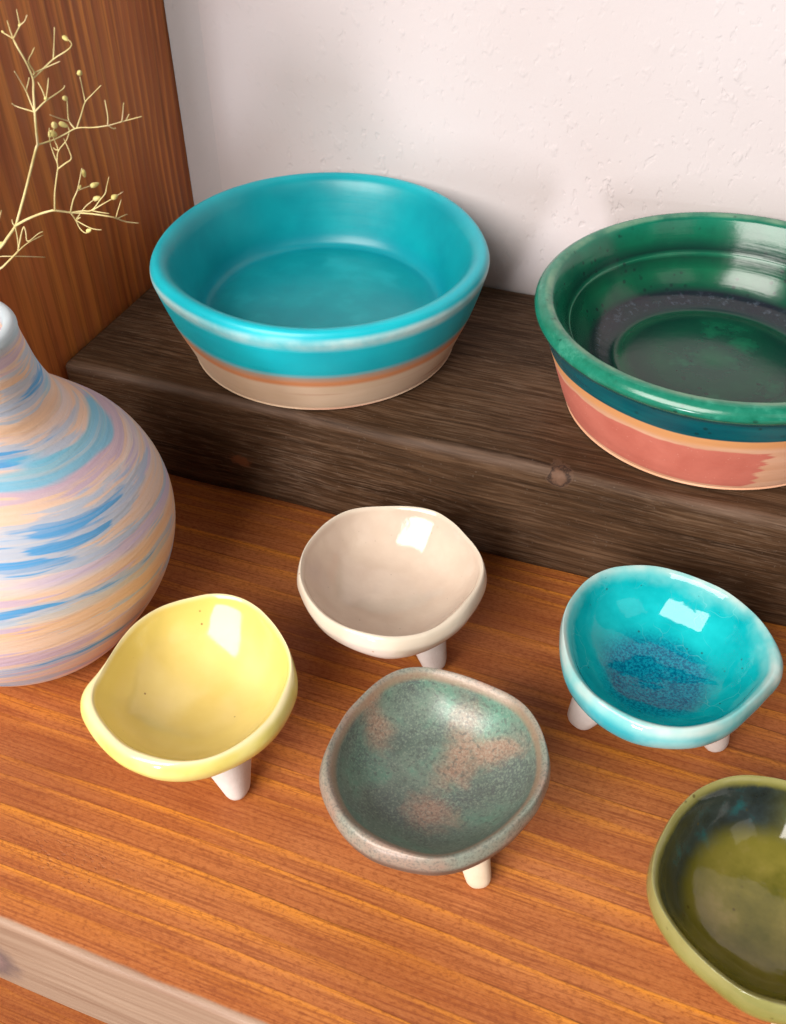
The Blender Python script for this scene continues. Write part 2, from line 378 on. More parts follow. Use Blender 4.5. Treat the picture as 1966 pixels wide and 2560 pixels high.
def mat_green_bowl():
    t = NT('bottle_green_glaze_over_terracotta'); v = t.obj(); u, s = t.uv()
    x, y, z = t.xyz(v)
    n = t.noise(v, 60, 5, 0.6); nl = t.noise(v, 14, 2)
    sw = t.math('ADD', s, t.math('MULTIPLY', t.math('SUBTRACT', nl, 0.5), 0.03))
    rings = t.ramp(sw, [(0.0, (0.010, 0.110, 0.055)), (0.10, (0.006, 0.050, 0.036)), (0.22, (0.004, 0.060, 0.034)), (0.31, (0.003, 0.030, 0.022)), (0.36, (0.004, 0.085, 0.040)), (0.41, (0.004, 0.020, 0.022)),
                        (0.46, (0.010, 0.014, 0.024)), (0.55, (0.012, 0.012, 0.022)), (0.585, (0.003, 0.070, 0.036)), (0.66, (0.003, 0.115, 0.052)), (0.715, (0.002, 0.060, 0.030)), (0.735, (0.004, 0.150, 0.075)),
                        (0.76, (0.002, 0.032, 0.022)), (0.82, (0.003, 0.120, 0.062)), (0.93, (0.004, 0.165, 0.095)), (1.0, (0.006, 0.180, 0.110))])
    c = t.mix(t.ramp(n, [(0.35, 0.40), (0.60, 0.0)]), rings, (0.003, 0.030, 0.026))
    blot = t.math('MULTIPLY', t.step(s, 0.36, 0.2), t.step(t.noise(v, 42, 4, 0.65), 0.50, 0.66))
    c = t.mix(t.math('MULTIPLY', blot, 0.65), c, (0.008, 0.155, 0.075))
    # grey mottle on the navy pooled ring
    pool = t.math('MULTIPLY', t.step(sw, 0.43, 0.47), t.step(sw, 0.57, 0.53))
    c = t.mix(t.math('MULTIPLY', t.math('MULTIPLY', pool, t.step(t.noise(v, 420, 3, 0.7), 0.52, 0.70)), 0.40), c, (0.09, 0.12, 0.16))
    # lip: paler, broken green
    lip = t.math('MULTIPLY', t.step(s, 0.955, 1.03), t.step(s, 1.27, 1.20))
    lipc = t.ramp(t.noise(v, 170, 5, 0.7), [(0.30, (0.006, 0.135, 0.080)), (0.55, (0.014, 0.190, 0.120)), (0.76, (0.07, 0.33, 0.23))])
    c = t.mix(t.math('MULTIPLY', lip, 0.9), c, lipc)
    thin = t.math('MULTIPLY', t.step(s, 0.945, 0.975), t.step(s, 1.03, 0.99))
    c = t.mix(t.math('MULTIPLY', thin, t.ramp(t.noise(v, 120, 4), [(0.35, 0.1), (0.65, 0.75)])), c, (0.17, 0.30, 0.20))
    under = t.ramp(t.noise(t.vscale(v, (25, 25, 240)), 1.0, 3), [(0.3, (0.000, 0.050, 0.075)), (0.7, (0.002, 0.120, 0.135))])
    c = t.mix(t.step(s, 1.21, 1.27), c, under)
    c = specks(t, v, c, 330, 0.30, (0.005, 0.02, 0.02), 0.7)
    gl = t.math('ADD', s, t.math('MULTIPLY', t.math('SUBTRACT', nl, 0.5), 0.05))
    clay = t.ramp(t.noise(t.vscale(v, (40, 40, 300)), 1.0, 4), [(0.3, (0.60, 0.30, 0.17)), (0.7, (0.70, 0.40, 0.26))])
    c = t.mix(t.step(gl, 1.580, 1.592), c, (0.66, 0.30, 0.115))
    c = t.mix(t.step(gl, 1.625, 1.66), c, clay)
    # rust-red slip patch with a brushed end
    ang = t.math('ARCTAN2', y, x)
    e = t.math('ADD', ang, t.math('MULTIPLY', t.math('SUBTRACT', t.noise(t.vscale(v, (30, 30, 330)), 1.0, 4, 0.65), 0.5), 0.30))
    red = t.math('MULTIPLY', t.step(e, -1.10, -1.14), t.step(e, -3.05, -2.98))
    gl2 = t.math('ADD', s, t.math('MULTIPLY', t.math('SUBTRACT', t.noise(t.vscale(v, (60, 60, 90)), 1.0, 3), 0.5), 0.05))
    red = t.math('MULTIPLY', red, t.math('MULTIPLY', t.step(gl2, 1.660, 1.672), t.step(s, 1.885, 1.875)))
    dab = t.step(t.spot(v, (-0.0245, -0.0355, 0.0165), (0.0022, 0.004, 0.0011)), 1.1, 0.8)
    red = t.math('MULTIPLY', red, t.math('SUBTRACT', 1.0, dab))
    redc = t.ramp(t.noise(v, 90, 4), [(0.3, (0.50, 0.125, 0.085)), (0.7, (0.58, 0.165, 0.115))])
    redc = specks(t, v, redc, 800, 0.22, (0.70, 0.34, 0.25), 0.5)
    c = t.mix(red, c, redc)
    rough = t.mix(t.step(gl, 1.575, 1.595), (0.19, 0.19, 0.19), (0.8, 0.8, 0.8))
    h = t.math('ADD', t.math('MULTIPLY', t.noise(t.vscale(v, (14, 14, 260)), 1.0, 3), 0.7), t.math('MULTIPLY', t.noise(v, 130, 3), 0.5))
    return t.out(c, rough, t.bump(h, 0.0004, 0.45), spec=0.5)

def mat_yellow():
    t = NT('lemon_glaze'); v = t.obj(); u, s = t.uv()
    n = t.noise(v, 90, 3)
    ins = t.ramp(n, [(0.3, (0.77, 0.600, 0.185)), (0.7, (0.81, 0.655, 0.235))])
    ins = t.mix(t.step(t.noise(v, 38, 2), 0.45, 0.7), ins, (0.80, 0.64, 0.26))
    ins = t.mix(t.step(s, 0.70, 0.88), ins, (0.78, 0.62, 0.17))
    rim = (0.84, 0.74, 0.42)
    outc = t.ramp(n, [(0.3, (0.76, 0.66, 0.15)), (0.7, (0.84, 0.76, 0.28))])
    c = t.mix(t.step(s, 0.95, 1.0), ins, rim)
    c = t.mix(t.step(s, 1.01, 1.08), c, outc)
    c = specks(t, v, c, 210, 0.09, (0.25, 0.12, 0.04), 0.8)
    h = t.math('ADD', t.noise(v, 60, 2), t.math('MULTIPLY', t.noise(v, 160, 2), 0.3))
    return t.out(c, 0.14, t.bump(h, 0.0007, 0.35), coat=0.1)

def mat_cream():
    t = NT('cream_glaze'); v = t.obj(); u, s = t.uv()
    n = t.noise(v, 60, 4)
    c = t.ramp(n, [(0.3, (0.56, 0.435, 0.345)), (0.7, (0.66, 0.545, 0.44))])
    c = t.mix(t.math('MULTIPLY', t.step(t.noise(v, 45, 3), 0.52, 0.72), 0.5), c, (0.52, 0.41, 0.38))
    c = t.mix(t.step(s, 0.95, 1.0), c, (0.70, 0.61, 0.49))
    c = t.mix(t.step(s, 1.06, 1.2), c, t.ramp(n, [(0.35, (0.63, 0.56, 0.45)), (0.65, (0.68, 0.60, 0.54))]))
    c = t.mix(t.step(s, 1.40, 1.48), c, (0.60, 0.58, 0.25))
    c = specks(t, v, c, 190, 0.11, (0.42, 0.18, 0.08), 0.75)
    c = specks(t, v, c, 330, 0.11, (0.24, 0.18, 0.15), 0.5)
    h = t.math('ADD', t.noise(v, 60, 2), t.math('MULTIPLY', t.noise(v, 240, 2), 0.35))
    return t.out(c, 0.13, t.bump(h, 0.0008, 0.38), coat=0.1)

def mat_aqua():
    t = NT('crackled_aqua_glaze'); v = t.obj(); u, s = t.uv()
    n = t.noise(v, 70, 5, 0.6); nb = t.noise(v, 38, 4, 0.6)
    wall_ = t.ramp(n, [(0.3, (0.000, 0.335, 0.375)), (0.7, (0.010, 0.490, 0.525))])
    sp = t.noise(v, 1300, 3, 0.7)
    floor = t.mix(t.ramp(sp, [(0.40, 0.0), (0.62, 1.0)]), (0.0, 0.110, 0.210), (0.004, 0.290, 0.400))
    sw = t.math('ADD', s, t.math('MULTIPLY', t.math('SUBTRACT', nb, 0.5), 0.26))
    c = t.mix(t.step(sw, 0.36, 0.60), floor, wall_)
    # glaze breaks to near white at the rim
    white = t.ramp(t.noise(v, 85, 3), [(0.3, (0.40, 0.58, 0.56)), (0.7, (0.66, 0.70, 0.66))])
    sr = t.math('ADD', s, t.math('MULTIPLY', t.math('SUBTRACT', nb, 0.5), 0.75))
    c = t.mix(t.math('MULTIPLY', t.step(sr, 0.78, 0.96), 0.7), c, (0.20, 0.56, 0.56))
    rw = t.math('MULTIPLY', t.step(s, 0.93, 0.985), t.step(s, 1.14, 1.06))
    c = t.mix(t.math('MULTIPLY', rw, t.ramp(nb, [(0.36, 0.05), (0.56, 0.80)])), c, white)
    outc = t.mix(t.step(nb, 0.40, 0.62), (0.03, 0.36, 0.43), (0.25, 0.55, 0.57))
    c = t.mix(t.step(s, 1.06, 1.17), c, outc)
    # crackle
    cr = t.vor(t.vadd(v, t.vscale(t.noise(v, 70, 3, color=True), (0.012, 0.012, 0.012))), 150, 'DISTANCE_TO_EDGE')
    crm = t.math('MULTIPLY', t.step(cr, 0.022, 0.006), t.step(t.noise(v, 45, 2), 0.44, 0.62))
    crm = t.math('MULTIPLY', crm, t.math('MULTIPLY', t.step(s, 0.36, 0.50), t.step(s, 1.0, 0.93)))
    c = t.mix(t.math('MULTIPLY', crm, 0.16), c, (0.40, 0.75, 0.74))
    c = specks(t, v, c, 300, 0.14, (0.02, 0.05, 0.06), 0.7)
    h = t.math('ADD', t.noise(v, 55, 2), t.math('MULTIPLY', t.noise(v, 170, 2), 0.35))
    return t.out(c, 0.07, t.bump(h, 0.0009, 0.45), spec=0.36)

def mat_patina():
    t = NT('mottled_green_copper_glaze'); v = t.obj(); u, s = t.uv()
    n1 = t.noise(v, 55, 4, 0.6, 0.5); n2 = t.noise(t.vscale(v, (1, 1, 1), (0.3, 0.7, 0.2)), 48, 4, 0.6, 0.4); n3 = t.noise(t.vscale(v, (1, 1, 1), (0.9, 0.1, 0.5)), 75, 3)
    fine = t.noise(v, 1500, 3, 0.7)
    green = t.ramp(n1, [(0.3, (0.115, 0.165, 0.130)), (0.5, (0.160, 0.220, 0.175)), (0.7, (0.125, 0.300, 0.215))])
    c = t.mix(t.math('MULTIPLY', t.step(n3, 0.36, 0.68), t.ramp(fine, [(0.40, 0.85), (0.60, 0.05)])), green, (0.100, 0.105, 0.110))
    # copper-brown blotches with ragged, soaked-in edges
    rag = t.math('MULTIPLY', t.math('SUBTRACT', t.noise(v, 130, 5, 0.65, 0.6), 0.5), 2.6)
    b1 = t.math('ADD', t.spot(v, (0.0035, 0.0115, 0.014), (0.0048, 0.0105, 0.03)), rag)
    b2 = t.math('ADD', t.spot(v, (-0.0190, 0.0090, 0.02), (0.0048, 0.0045, 0.03)), rag)
    b3 = t.math('ADD', t.spot(v, (0.0020, -0.0070, 0.014), (0.0065, 0.0050, 0.03)), rag)
    b4 = t.math('ADD', t.spot(v, (0.0110, 0.0135, 0.02), (0.0080, 0.0038, 0.03)), rag)
    bm_ = t.math('MINIMUM', t.math('MINIMUM', b1, b2), t.math('MINIMUM', b3, b4))
    brown = t.mix(t.ramp(fine, [(0.36, 0.0), (0.6, 1.0)]), (0.27, 0.165, 0.115), (0.40, 0.260, 0.190))
    c = t.mix(t.math('MULTIPLY', t.step(bm_, 1.55, 0.15), 0.9), c, brown)
    c = t.mix(t.ramp(fine, [(0.52, 0.0), (0.68, 0.55)]), c, (0.32, 0.35, 0.29))
    c = t.mix(t.ramp(t.noise(v, 900, 2, 0.6), [(0.34, 0.6), (0.46, 0.0)]), c, (0.085, 0.10, 0.090))
    rim = t.mix(t.ramp(n2, [(0.40, 0.0), (0.60, 1.0)]), (0.265, 0.300, 0.245), (0.340, 0.235, 0.180))
    rim = t.mix(t.ramp(fine, [(0.40, 0.55), (0.50, 0.0)]), rim, (0.10, 0.108, 0.098))
    c = t.mix(t.step(s, 0.92, 0.985), c, rim)
    edge = t.math('MULTIPLY', t.step(s, 0.90, 0.935), t.step(s, 0.98, 0.95))
    c = t.mix(t.math('MULTIPLY', edge, 0.55), c, (0.34, 0.185, 0.105))
    c = t.mix(t.step(s, 1.10, 1.22), c, t.ramp(n1, [(0.3, (0.085, 0.065, 0.055)), (0.7, (0.150, 0.110, 0.092))]))
    h = t.math('ADD', t.math('MULTIPLY', fine, 0.10), t.noise(v, 70, 2))
    return t.out(c, t.ramp(fine, [(0.3, 0.40), (0.7, 0.30)]), t.bump(h, 0.0007, 0.5), spec=0.5, metallic=0.05)

def mat_olive():
    t = NT('olive_ash_glaze'); v = t.obj(); u, s = t.uv()
    x, y, z = t.xyz(v)
    n = t.noise(v, 75, 4, 0.6); n2 = t.noise(v, 140, 4, 0.65)
    c = t.ramp(n, [(0.3, (0.110, 0.105, 0.012)), (0.5, (0.200, 0.170, 0.030)), (0.7, (0.34, 0.265, 0.095))])
    gs = t.math('ADD', s, t.math('MULTIPLY', t.math('SUBTRACT', n, 0.5), 0.5))
    c = t.mix(t.step(gs, 0.35, 0.80), c, t.ramp(n2, [(0.3, (0.066, 0.066, 0.004)), (0.7, (0.125, 0.110, 0.012))]))
    # dark pooled band below the rim, strongest at the back and left
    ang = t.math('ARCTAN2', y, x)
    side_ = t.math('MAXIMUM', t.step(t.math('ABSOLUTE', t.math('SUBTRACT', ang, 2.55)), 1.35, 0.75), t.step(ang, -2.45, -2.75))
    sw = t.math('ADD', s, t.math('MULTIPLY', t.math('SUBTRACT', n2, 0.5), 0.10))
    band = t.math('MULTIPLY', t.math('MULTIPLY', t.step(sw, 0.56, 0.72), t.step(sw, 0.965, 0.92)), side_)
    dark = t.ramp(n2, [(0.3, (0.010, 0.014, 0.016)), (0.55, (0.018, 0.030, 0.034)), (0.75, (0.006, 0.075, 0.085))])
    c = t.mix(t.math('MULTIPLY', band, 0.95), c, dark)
    c = t.mix(t.step(s, 0.925, 0.985), c, t.ramp(n, [(0.3, (0.23, 0.215, 0.065)), (0.7, (0.31, 0.295, 0.110))]))
    c = t.mix(t.step(s, 1.05, 1.2), c, t.ramp(n, [(0.3, (0.185, 0.195, 0.045)), (0.7, (0.27, 0.285, 0.085))]))
    c = specks(t, v, c, 320, 0.18, (0.06, 0.04, 0.01), 0.7)
    h = t.math('ADD', t.noise(v, 55, 2), t.math('MULTIPLY', t.noise(v, 200, 2), 0.3))
    return t.out(c, 0.10, t.bump(h, 0.0009, 0.45), coat=0.1, coat_rough=0.04)

def mat_vase():
    t = NT('marbled_pastel_clay'); v = t.obj()
    x, y, z = t.xyz(v)
    # bands turn slightly as they climb
    tilt = t.math('ADD', z, t.math('ADD', t.math('MULTIPLY', x, 0.10), t.math('MULTIPLY', y, 0.10)))
    wob = t.math('MULTIPLY', t.math('SUBTRACT', t.noise(v, 14, 3), 0.5), 0.007)
    zz = t.math('ADD', tilt, wob)
    g = lambda k, sx, sz: t.noise(t.comb(t.math('ADD', t.math('MULTIPLY', x, sx), k), t.math('MULTIPLY', y, sx), t.math('MULTIPLY', zz, sz)), 1.0, 4, 0.6)
    a = g(0.0, 6, 140); b = g(7.3, 8, 185); d = g(3.1, 9, 140); e = g(11.7, 7, 650); f_ = g(21.0, 10, 128)
    c = t.ramp(a, [(0.34, (0.76, 0.47, 0.29)), (0.50, (0.78, 0.54, 0.40)), (0.58, (0.70, 0.56, 0.52)), (0.70, (0.54, 0.44, 0.64))])
    c = t.mix(t.math('MULTIPLY', t.step(d, 0.52, 0.66), 0.75), c, (0.50, 0.52, 0.52))
    c = t.mix(t.math('MULTIPLY', t.step(b, 0.545, 0.58), 0.65), c, (0.47, 0.37, 0.58))
    c = t.mix(t.math('MULTIPLY', t.step(f_, 0.55, 0.575), 0.65), c, (0.32, 0.48, 0.66))
    c = t.mix(t.math('MULTIPLY', t.step(f_, 0.61, 0.64), 0.9), c, (0.06, 0.32, 0.64))
    lo = t.step(t.noise(t.comb(t.math('MULTIPLY', x, 13), t.math('MULTIPLY', y, 13), t.math('MULTIPLY', zz, 105)), 1.0, 3), 0.60, 0.68)
    c = t.mix(t.math('MULTIPLY', lo, 0.8), c, (0.13, 0.50, 0.68))
    c = t.mix(t.ramp(e, [(0.50, 0.0), (0.68, 0.45)]), c, (0.74, 0.58, 0.48))
    c = t.mix(t.ramp(e, [(0.30, 0.30), (0.44, 0.0)]), c, (0.48, 0.40, 0.50))
    c = t.mix(t.math('MULTIPLY', t.step(z, 0.1065, 0.1095), 0.7), c, (0.56, 0.66, 0.70))
    h = t.math('ADD', t.math('MULTIPLY', e, 0.9), t.math('MULTIPLY', t.noise(v, 700, 2), 0.25))
    h = t.math('ADD', h, t.math('MULTIPLY', t.noise(t.comb(t.math('MULTIPLY', x, 3.0), t.math('MULTIPLY', y, 3.0), t.math('MULTIPLY', z, 650.0)), 1.0, 2), 0.9))
    return t.out(c, 0.62, t.bump(h, 0.0004, 0.6), spec=0.3)

# ------------------------------------------------------------------ wide bowls
def wide_bowl(name, label, loc, prof, mat, table=None, R=0.06, tilt=(0, 0), skew=(0, 0)):
    fn = polar_fn(table) if table else (lambda th: R)
    def rad(th, a, z, bl):
        return a * ((1 - bl) * R + bl * fn(th))
    def wob(co, v, th):
        n = mnoise.noise_vector(Vector((co.x * 22, co.y * 22, co.z * 22))) * 0.0005 * min(1.0, max(0.0, co.z * 200))
        k = max(0.0, 1 - co.z / 0.042)
        n.x += skew[0] * k; n.y += skew[1] * k
        n.z += (tilt[0] * co.x + tilt[1] * co.y) * co.z / 0.043
        return n
    p = catmull(prof, 6)
    o = loft(name, p, rad, mat, nth=160, wob=wob); o.location = loc
    return tag(o, label, 'bowl')
# (radius factor, z, v, blend with traced rim)
turq_prof = [(0.0, 0.0172, 0.0, 0), (0.25, 0.0172, 0.20, 0.1), (0.50, 0.0166, 0.40, 0.3), (0.66, 0.0156, 0.52, 0.5), (0.725, 0.0160, 0.57, 0.6), (0.762, 0.0190, 0.62, 0.8), (0.795, 0.0250, 0.71, 1), (0.835, 0.0315, 0.82, 1), (0.872, 0.0368, 0.89, 1), (0.905, 0.0398, 0.94, 1),
             (0.945, 0.0411, 1.00, 1), (0.980, 0.0404, 1.06, 1), (1.000, 0.0376, 1.12, 1), (0.992, 0.0345, 1.17, 1), (0.970, 0.0290, 1.28, 1), (0.945, 0.0235, 1.42, 0.9), (0.927, 0.0200, 1.51, 0.7), (0.898, 0.0150, 1.62, 0.5), (0.865, 0.0098, 1.74, 0.4), (0.833, 0.0045, 1.84, 0.2), (0.812, 0.0012, 1.90, 0), (0.795, 0.0002, 1.94, 0), (0.6, 0.0004, 1.97, 0), (0.0, 0.0012, 2.0, 0)]
turq_tab = [57.9, 58.0, 58.8, 59.2, 59.1, 59.4, 60.2, 61.0, 61.4, 61.3, 61.0, 60.4, 59.7, 58.9, 58.2, 58.4, 59.5, 60.8, 61.4, 61.5, 61.4, 61.0, 60.0, 58.8]
wide_bowl('wide_bowl', 'wide turquoise glazed bowl with bare buff clay foot on the dark block', (-0.1330, 0.2831, RZ + 0.0004), turq_prof, mat_turq_bowl(), turq_tab, 0.060, skew=(-0.0027, 0.0052))
green_prof = [(0.0, 0.0180, 0.0, 0), (0.21, 0.0183, 0.16, 0), (0.46, 0.0178, 0.32, 0), (0.535, 0.0172, 0.38, 0), (0.575, 0.0181, 0.43, 0), (0.65, 0.0196, 0.52, 0), (0.70, 0.0220, 0.58, 0), (0.755, 0.0262, 0.65, 0), (0.800, 0.0314, 0.725, 0), (0.811, 0.0322, 0.745, 0), (0.850, 0.0370, 0.82, 0), (0.884, 0.0405, 0.90, 0), (0.910, 0.0424, 0.96, 0),
              (0.940, 0.0430, 1.00, 0), (0.970, 0.0424, 1.06, 0), (0.995, 0.0408, 1.12, 0), (1.000, 0.0392, 1.17, 0), (0.982, 0.0374, 1.22, 0), (0.960, 0.0360, 1.27, 0), (0.946, 0.0340, 1.34, 0), (0.932, 0.0300, 1.50, 0), (0.919, 0.0268, 1.59, 0), (0.895, 0.0215, 1.66, 0), (0.868, 0.0150, 1.74, 0), (0.835, 0.0075, 1.82, 0), (0.812, 0.0030, 1.87, 0), (0.795, 0.0010, 1.91, 0), (0.775, 0.0002, 1.94, 0), (0.5, 0.0004, 1.97, 0), (0.0, 0.0012, 2.0, 0)]
wide_bowl('wide_bowl', 'wide bottle green bowl with rolled lip and red and tan clay foot', (0.0038, 0.2885, RZ + 0.0004), green_prof, mat_green_bowl(), None, 0.0598, tilt=(0.0285, 0.037), skew=(0.0009, 0.0050))

# ------------------------------------------------------------------ small footed dishes
foot_white = mat_clay('white_bisque_clay', (0.64, 0.56, 0.52), (0.72, 0.66, 0.62))
foot_cream = mat_clay('cream_bisque_clay', (0.66, 0.53, 0.38), (0.73, 0.61, 0.46))
def foot_mesh(tip, top, r0, r1, mat, parent, seed):
    """rounded cone from the dish underside (top) to its tip on the shelf"""
    bm = bmesh.new(); n = 20
    ax = Vector(top) - Vector(tip); L = ax.length; ax.normalize()
    prof = [(0.0, 0.0), (0.38, 0.025), (0.66, 0.09), (0.86, 0.20), (1.0, 0.38)]
    prof = catmull(prof, 3)
    rings = []
    for a, h in prof: rings.append((a * r0, h * 2.6 * r0 / L))
    h0 = rings[-1][1]
    for k in range(1, 7):
        t = k / 6; rings.append((r0 + (r1 * 1.25 - r0) * t, h0 + (1 - h0) * t))
    e1 = ax.orthogonal().normalized(); e2 = ax.cross(e1)
    prev = None
    for r, h in rings:
        c = Vector(tip) + ax * (h * L)
        if r < 1e-7: ring = [bm.verts.new(c)]
        else:
            ring = []
            for k in range(n):
                th = 2 * math.pi * k / n
                d = e1 * math.cos(th) + e2 * math.sin(th)
                co = c + d * r * (1 + 0.08 * math.sin(2 * th + seed) + 0.04 * math.sin(3 * th + 2 * seed))
                ring.append(bm.verts.new(co))
        if prev:
            for k in range(n):
                k2 = (k + 1) % n
                if len(prev) == 1: bm.faces.new((prev[0], ring[k], ring[k2]))
                else: bm.faces.new((prev[k], ring[k], ring[k2], prev[k2]))
        prev = ring
    lowest = min(v.co.z for v in bm.verts)
    for v in bm.verts: v.co.z -= lowest
    bm.faces.new(prev)
    bmesh.ops.recalc_face_normals(bm, faces=bm.faces[:])
    return link_mesh('foot', bm, mat, parent)

def dish(name, label, c, zr, table, btab, mat, feet, footmat, wall=0.0065, depth=0.0162, lip=0.042, r0=0.0032, r1=0.0056, seed=0.0):
    root = tag(empty(name, (c[0], c[1], 0.0)), label, 'dish', 'small three-footed dishes on the shelf')
    fn = polar_fn(table); bfn = polar_fn([b * 1000 for b in btab]); R = sum(table) / len(table) * 0.001
    def rad(th, a, z, bl):
        if bl > 1: return a * fn(th) * (1 + (bfn(th) - 1) * (bl - 1))
        return a * ((1 - bl) * R + bl * fn(th))
    tb = zr - depth - 0.0035     # underside
    zs = zr - wall - 0.0075
    prof = [(0.0, zr - depth, 0.0, 0), (0.20, zr - depth * 0.985, 0.18, 0), (0.42, zr - depth * 0.92, 0.38, 0.1), (0.62, zr - depth * 0.78, 0.56, 0.3), (0.77, zr - depth * 0.58, 0.70, 0.6), (0.87, zr - depth * 0.36, 0.82, 0.85), (1 - lip * 1.35, zr - depth * 0.17, 0.91, 1), (1 - lip * 0.6, zr - depth * 0.055, 0.96, 1),
            (1.006, zr, 1.0, 1), (1.0, zr - 0.0007, 1.05, 1.6), (1.0, zr - 0.0030, 1.11, 1.97), (0.995, zr - wall, 1.20, 2.0), (0.955, zr - wall - 0.0035, 1.30, 1.9), (0.87, zs, 1.42, 1.4), (0.72, tb + (zs - tb) * 0.42, 1.58, 1.0), (0.50, tb + 0.0022, 1.75, 0.2), (0.25, tb + 0.0004, 1.9, 0), (0.0, tb, 2.0, 0)]
    sm = catmull(prof, 4)
    under = [(p[0] * R, p[1]) for p in sm if p[2] > 1.3][::-1]
    def under_z(r):
        for (ra, za), (rb, zb) in zip(under[:-1], under[1:]):
            if r <= rb: return za + (zb - za) * (r - ra) / max(rb - ra, 1e-9)
        return under[-1][1]
    def wob(co, v, th):
        return mnoise.noise_vector(Vector((co.x * 60 + seed * 9, co.y * 60, co.z * 60))) * 0.00065
    loft('bowl', sm, rad, mat, root, nth=144, wob=wob)
    for k, (fx, fy) in enumerate(feet):
        d = Vector((fx - c[0], fy - c[1], 0))
        tip = (d.x, d.y, 0.0)
        top = (d.x * 0.60, d.y * 0.60, tb + 0.0100)
        f = foot_mesh(tip, top, r0, r1, footmat, root, seed + k * 1.7)
        for v in f.data.vertices:
            v.co.z = min(v.co.z, under_z(math.hypot(v.co.x, v.co.y)) + 0.0012)
    return root
def ring_feet(c, first, turns=(120, 240)):
    d = Vector((first[0] - c[0], first[1] - c[1])); out = [first]
    for a in turns:
        e = d.copy(); e.rotate(Matrix.Rotation(math.radians(a), 2)); out.append((c[0] + e.x * 0.9, c[1] + e.y * 0.9))
    return out
YT = [24.7, 24.4, 24.7, 26.2, 27.0, 27.0, 26.9, 26.9, 27.1, 27.2, 27.4, 27.6, 27.6, 27.4, 27.0, 26.5, 26.1, 25.9, 25.7, 25.6, 25.6, 25.6, 25.5, 25.4, 25.6, 26.1, 27.0, 27.9, 28.4, 28.2, 27.4, 27.0, 26.9, 26.5, 26.0, 25.3]
yellow_flare = [1.03, 1.043, 1.099, 1.148, 1.138, 1.122, 1.116, 1.116, 1.113, 1.105, 1.092, 1.071, 1.053, 1.052, 1.066, 1.084, 1.094, 1.099, 1.101, 1.093, 1.067, 1.04, 1.03, 1.03, 1.03, 1.03, 1.03, 1.03, 1.03, 1.03, 1.03, 1.03, 1.03, 1.03, 1.03, 1.03]
CT = [27.0, 26.9, 26.8, 26.9, 26.7, 26.7, 26.8, 27.0, 27.2, 27.5, 27.8, 28.1, 27.9, 27.4, 26.8, 26.3, 26.2, 26.4, 26.9, 27.3, 27.5, 27.3, 27.0, 26.7, 26.9, 27.2, 27.7, 27.6, 27.1, 26.7, 26.8, 27.2, 27.6, 27.6, 27.4, 27.1]
cream_flare = [1.03, 1.035, 1.049, 1.054, 1.054, 1.059, 1.063, 1.064, 1.064, 1.067, 1.072, 1.076, 1.078, 1.075, 1.076, 1.089, 1.091, 1.079, 1.065, 1.059, 1.051, 1.037, 1.03, 1.03, 1.03, 1.03, 1.03, 1.03, 1.03, 1.03, 1.03, 1.03, 1.03, 1.03, 1.03, 1.03]
GT = [25.2, 25.6, 26.1, 26.7, 27.2, 27.5, 27.6, 27.3, 27.1, 27.0, 27.1, 27.2, 26.9, 26.4, 26.0, 25.8, 25.6, 25.8, 26.1, 26.7, 27.3, 27.7, 27.8, 27.5, 26.8, 26.1, 25.8, 25.9, 26.4, 27.1, 27.6, 27.6, 27.0, 26.2, 25.5, 25.3]
patina_flare = [1.03, 1.039, 1.065, 1.078, 1.072, 1.066, 1.072, 1.085, 1.088, 1.076, 1.059, 1.047, 1.048, 1.052, 1.053, 1.052, 1.05, 1.054, 1.058, 1.065, 1.057, 1.039, 1.03, 1.03, 1.03, 1.03, 1.03, 1.03, 1.03, 1.03, 1.03, 1.03, 1.03, 1.03, 1.03, 1.03]
TT = [28.2, 27.8, 27.5, 27.5, 27.9, 28.5, 29.2, 29.2, 29.1, 29.1, 29.1, 28.9, 28.3, 27.8, 27.4, 27.3, 27.5, 28.1, 29.0, 29.3, 29.4, 29.4, 29.1, 28.5, 27.8, 27.3, 27.5, 28.1, 28.5, 28.7, 28.9, 29.3, 29.3, 29.0, 28.6, 28.5]
aqua_flare = [1.03, 1.033, 1.047, 1.06, 1.071, 1.073, 1.063, 1.07, 1.081, 1.083, 1.074, 1.065, 1.064, 1.062, 1.059, 1.055, 1.059, 1.067, 1.091, 1.106, 1.081, 1.043, 1.031, 1.03, 1.03, 1.03, 1.03, 1.03, 1.03, 1.03, 1.03, 1.03, 1.03, 1.03, 1.03, 1.03]
OT = [26.8, 27.3, 27.8, 27.9, 27.6, 27.3, 27.0, 26.9, 26.9, 26.8, 26.8, 26.8, 26.9, 26.9, 26.9, 27.0, 27.0, 27.1, 27.1, 27.1, 27.2, 27.2, 27.3, 27.3, 27.3, 27.4, 27.4, 27.4, 27.5, 27.6, 27.4, 26.9, 26.6, 26.3, 26.3, 26.4]
olive_flare = [1.03, 1.028, 1.025, 1.022, 1.021, 1.02, 1.02, 1.021, 1.03, 1.044, 1.047, 1.044, 1.038, 1.033, 1.03, 1.03, 1.03, 1.03, 1.03, 1.03, 1.03, 1.03, 1.03, 1.03, 1.03, 1.03, 1.03, 1.03, 1.03, 1.03, 1.03, 1.03, 1.03, 1.03, 1.03, 1.03]
c = (-0.1080, 0.1346)
dish('footed_dish', 'small glossy lemon yellow dish on white feet, touching the striped vase', c, 0.034, YT, yellow_flare, mat_yellow(), ring_feet(c, (-0.0926, 0.1226)), foot_white, wall=0.0054, r0=0.0040, r1=0.0078, seed=0.3)
c = (-0.0728, 0.1904)
dish('footed_dish', 'small glossy cream white dish on white feet, close before the dark block', c, 0.034, CT, cream_flare, mat_cream(), ring_feet(c, (-0.0553, 0.1837), (112, 196)), foot_white, wall=0.0050, r0=0.0038, r1=0.0060, seed=1.3)
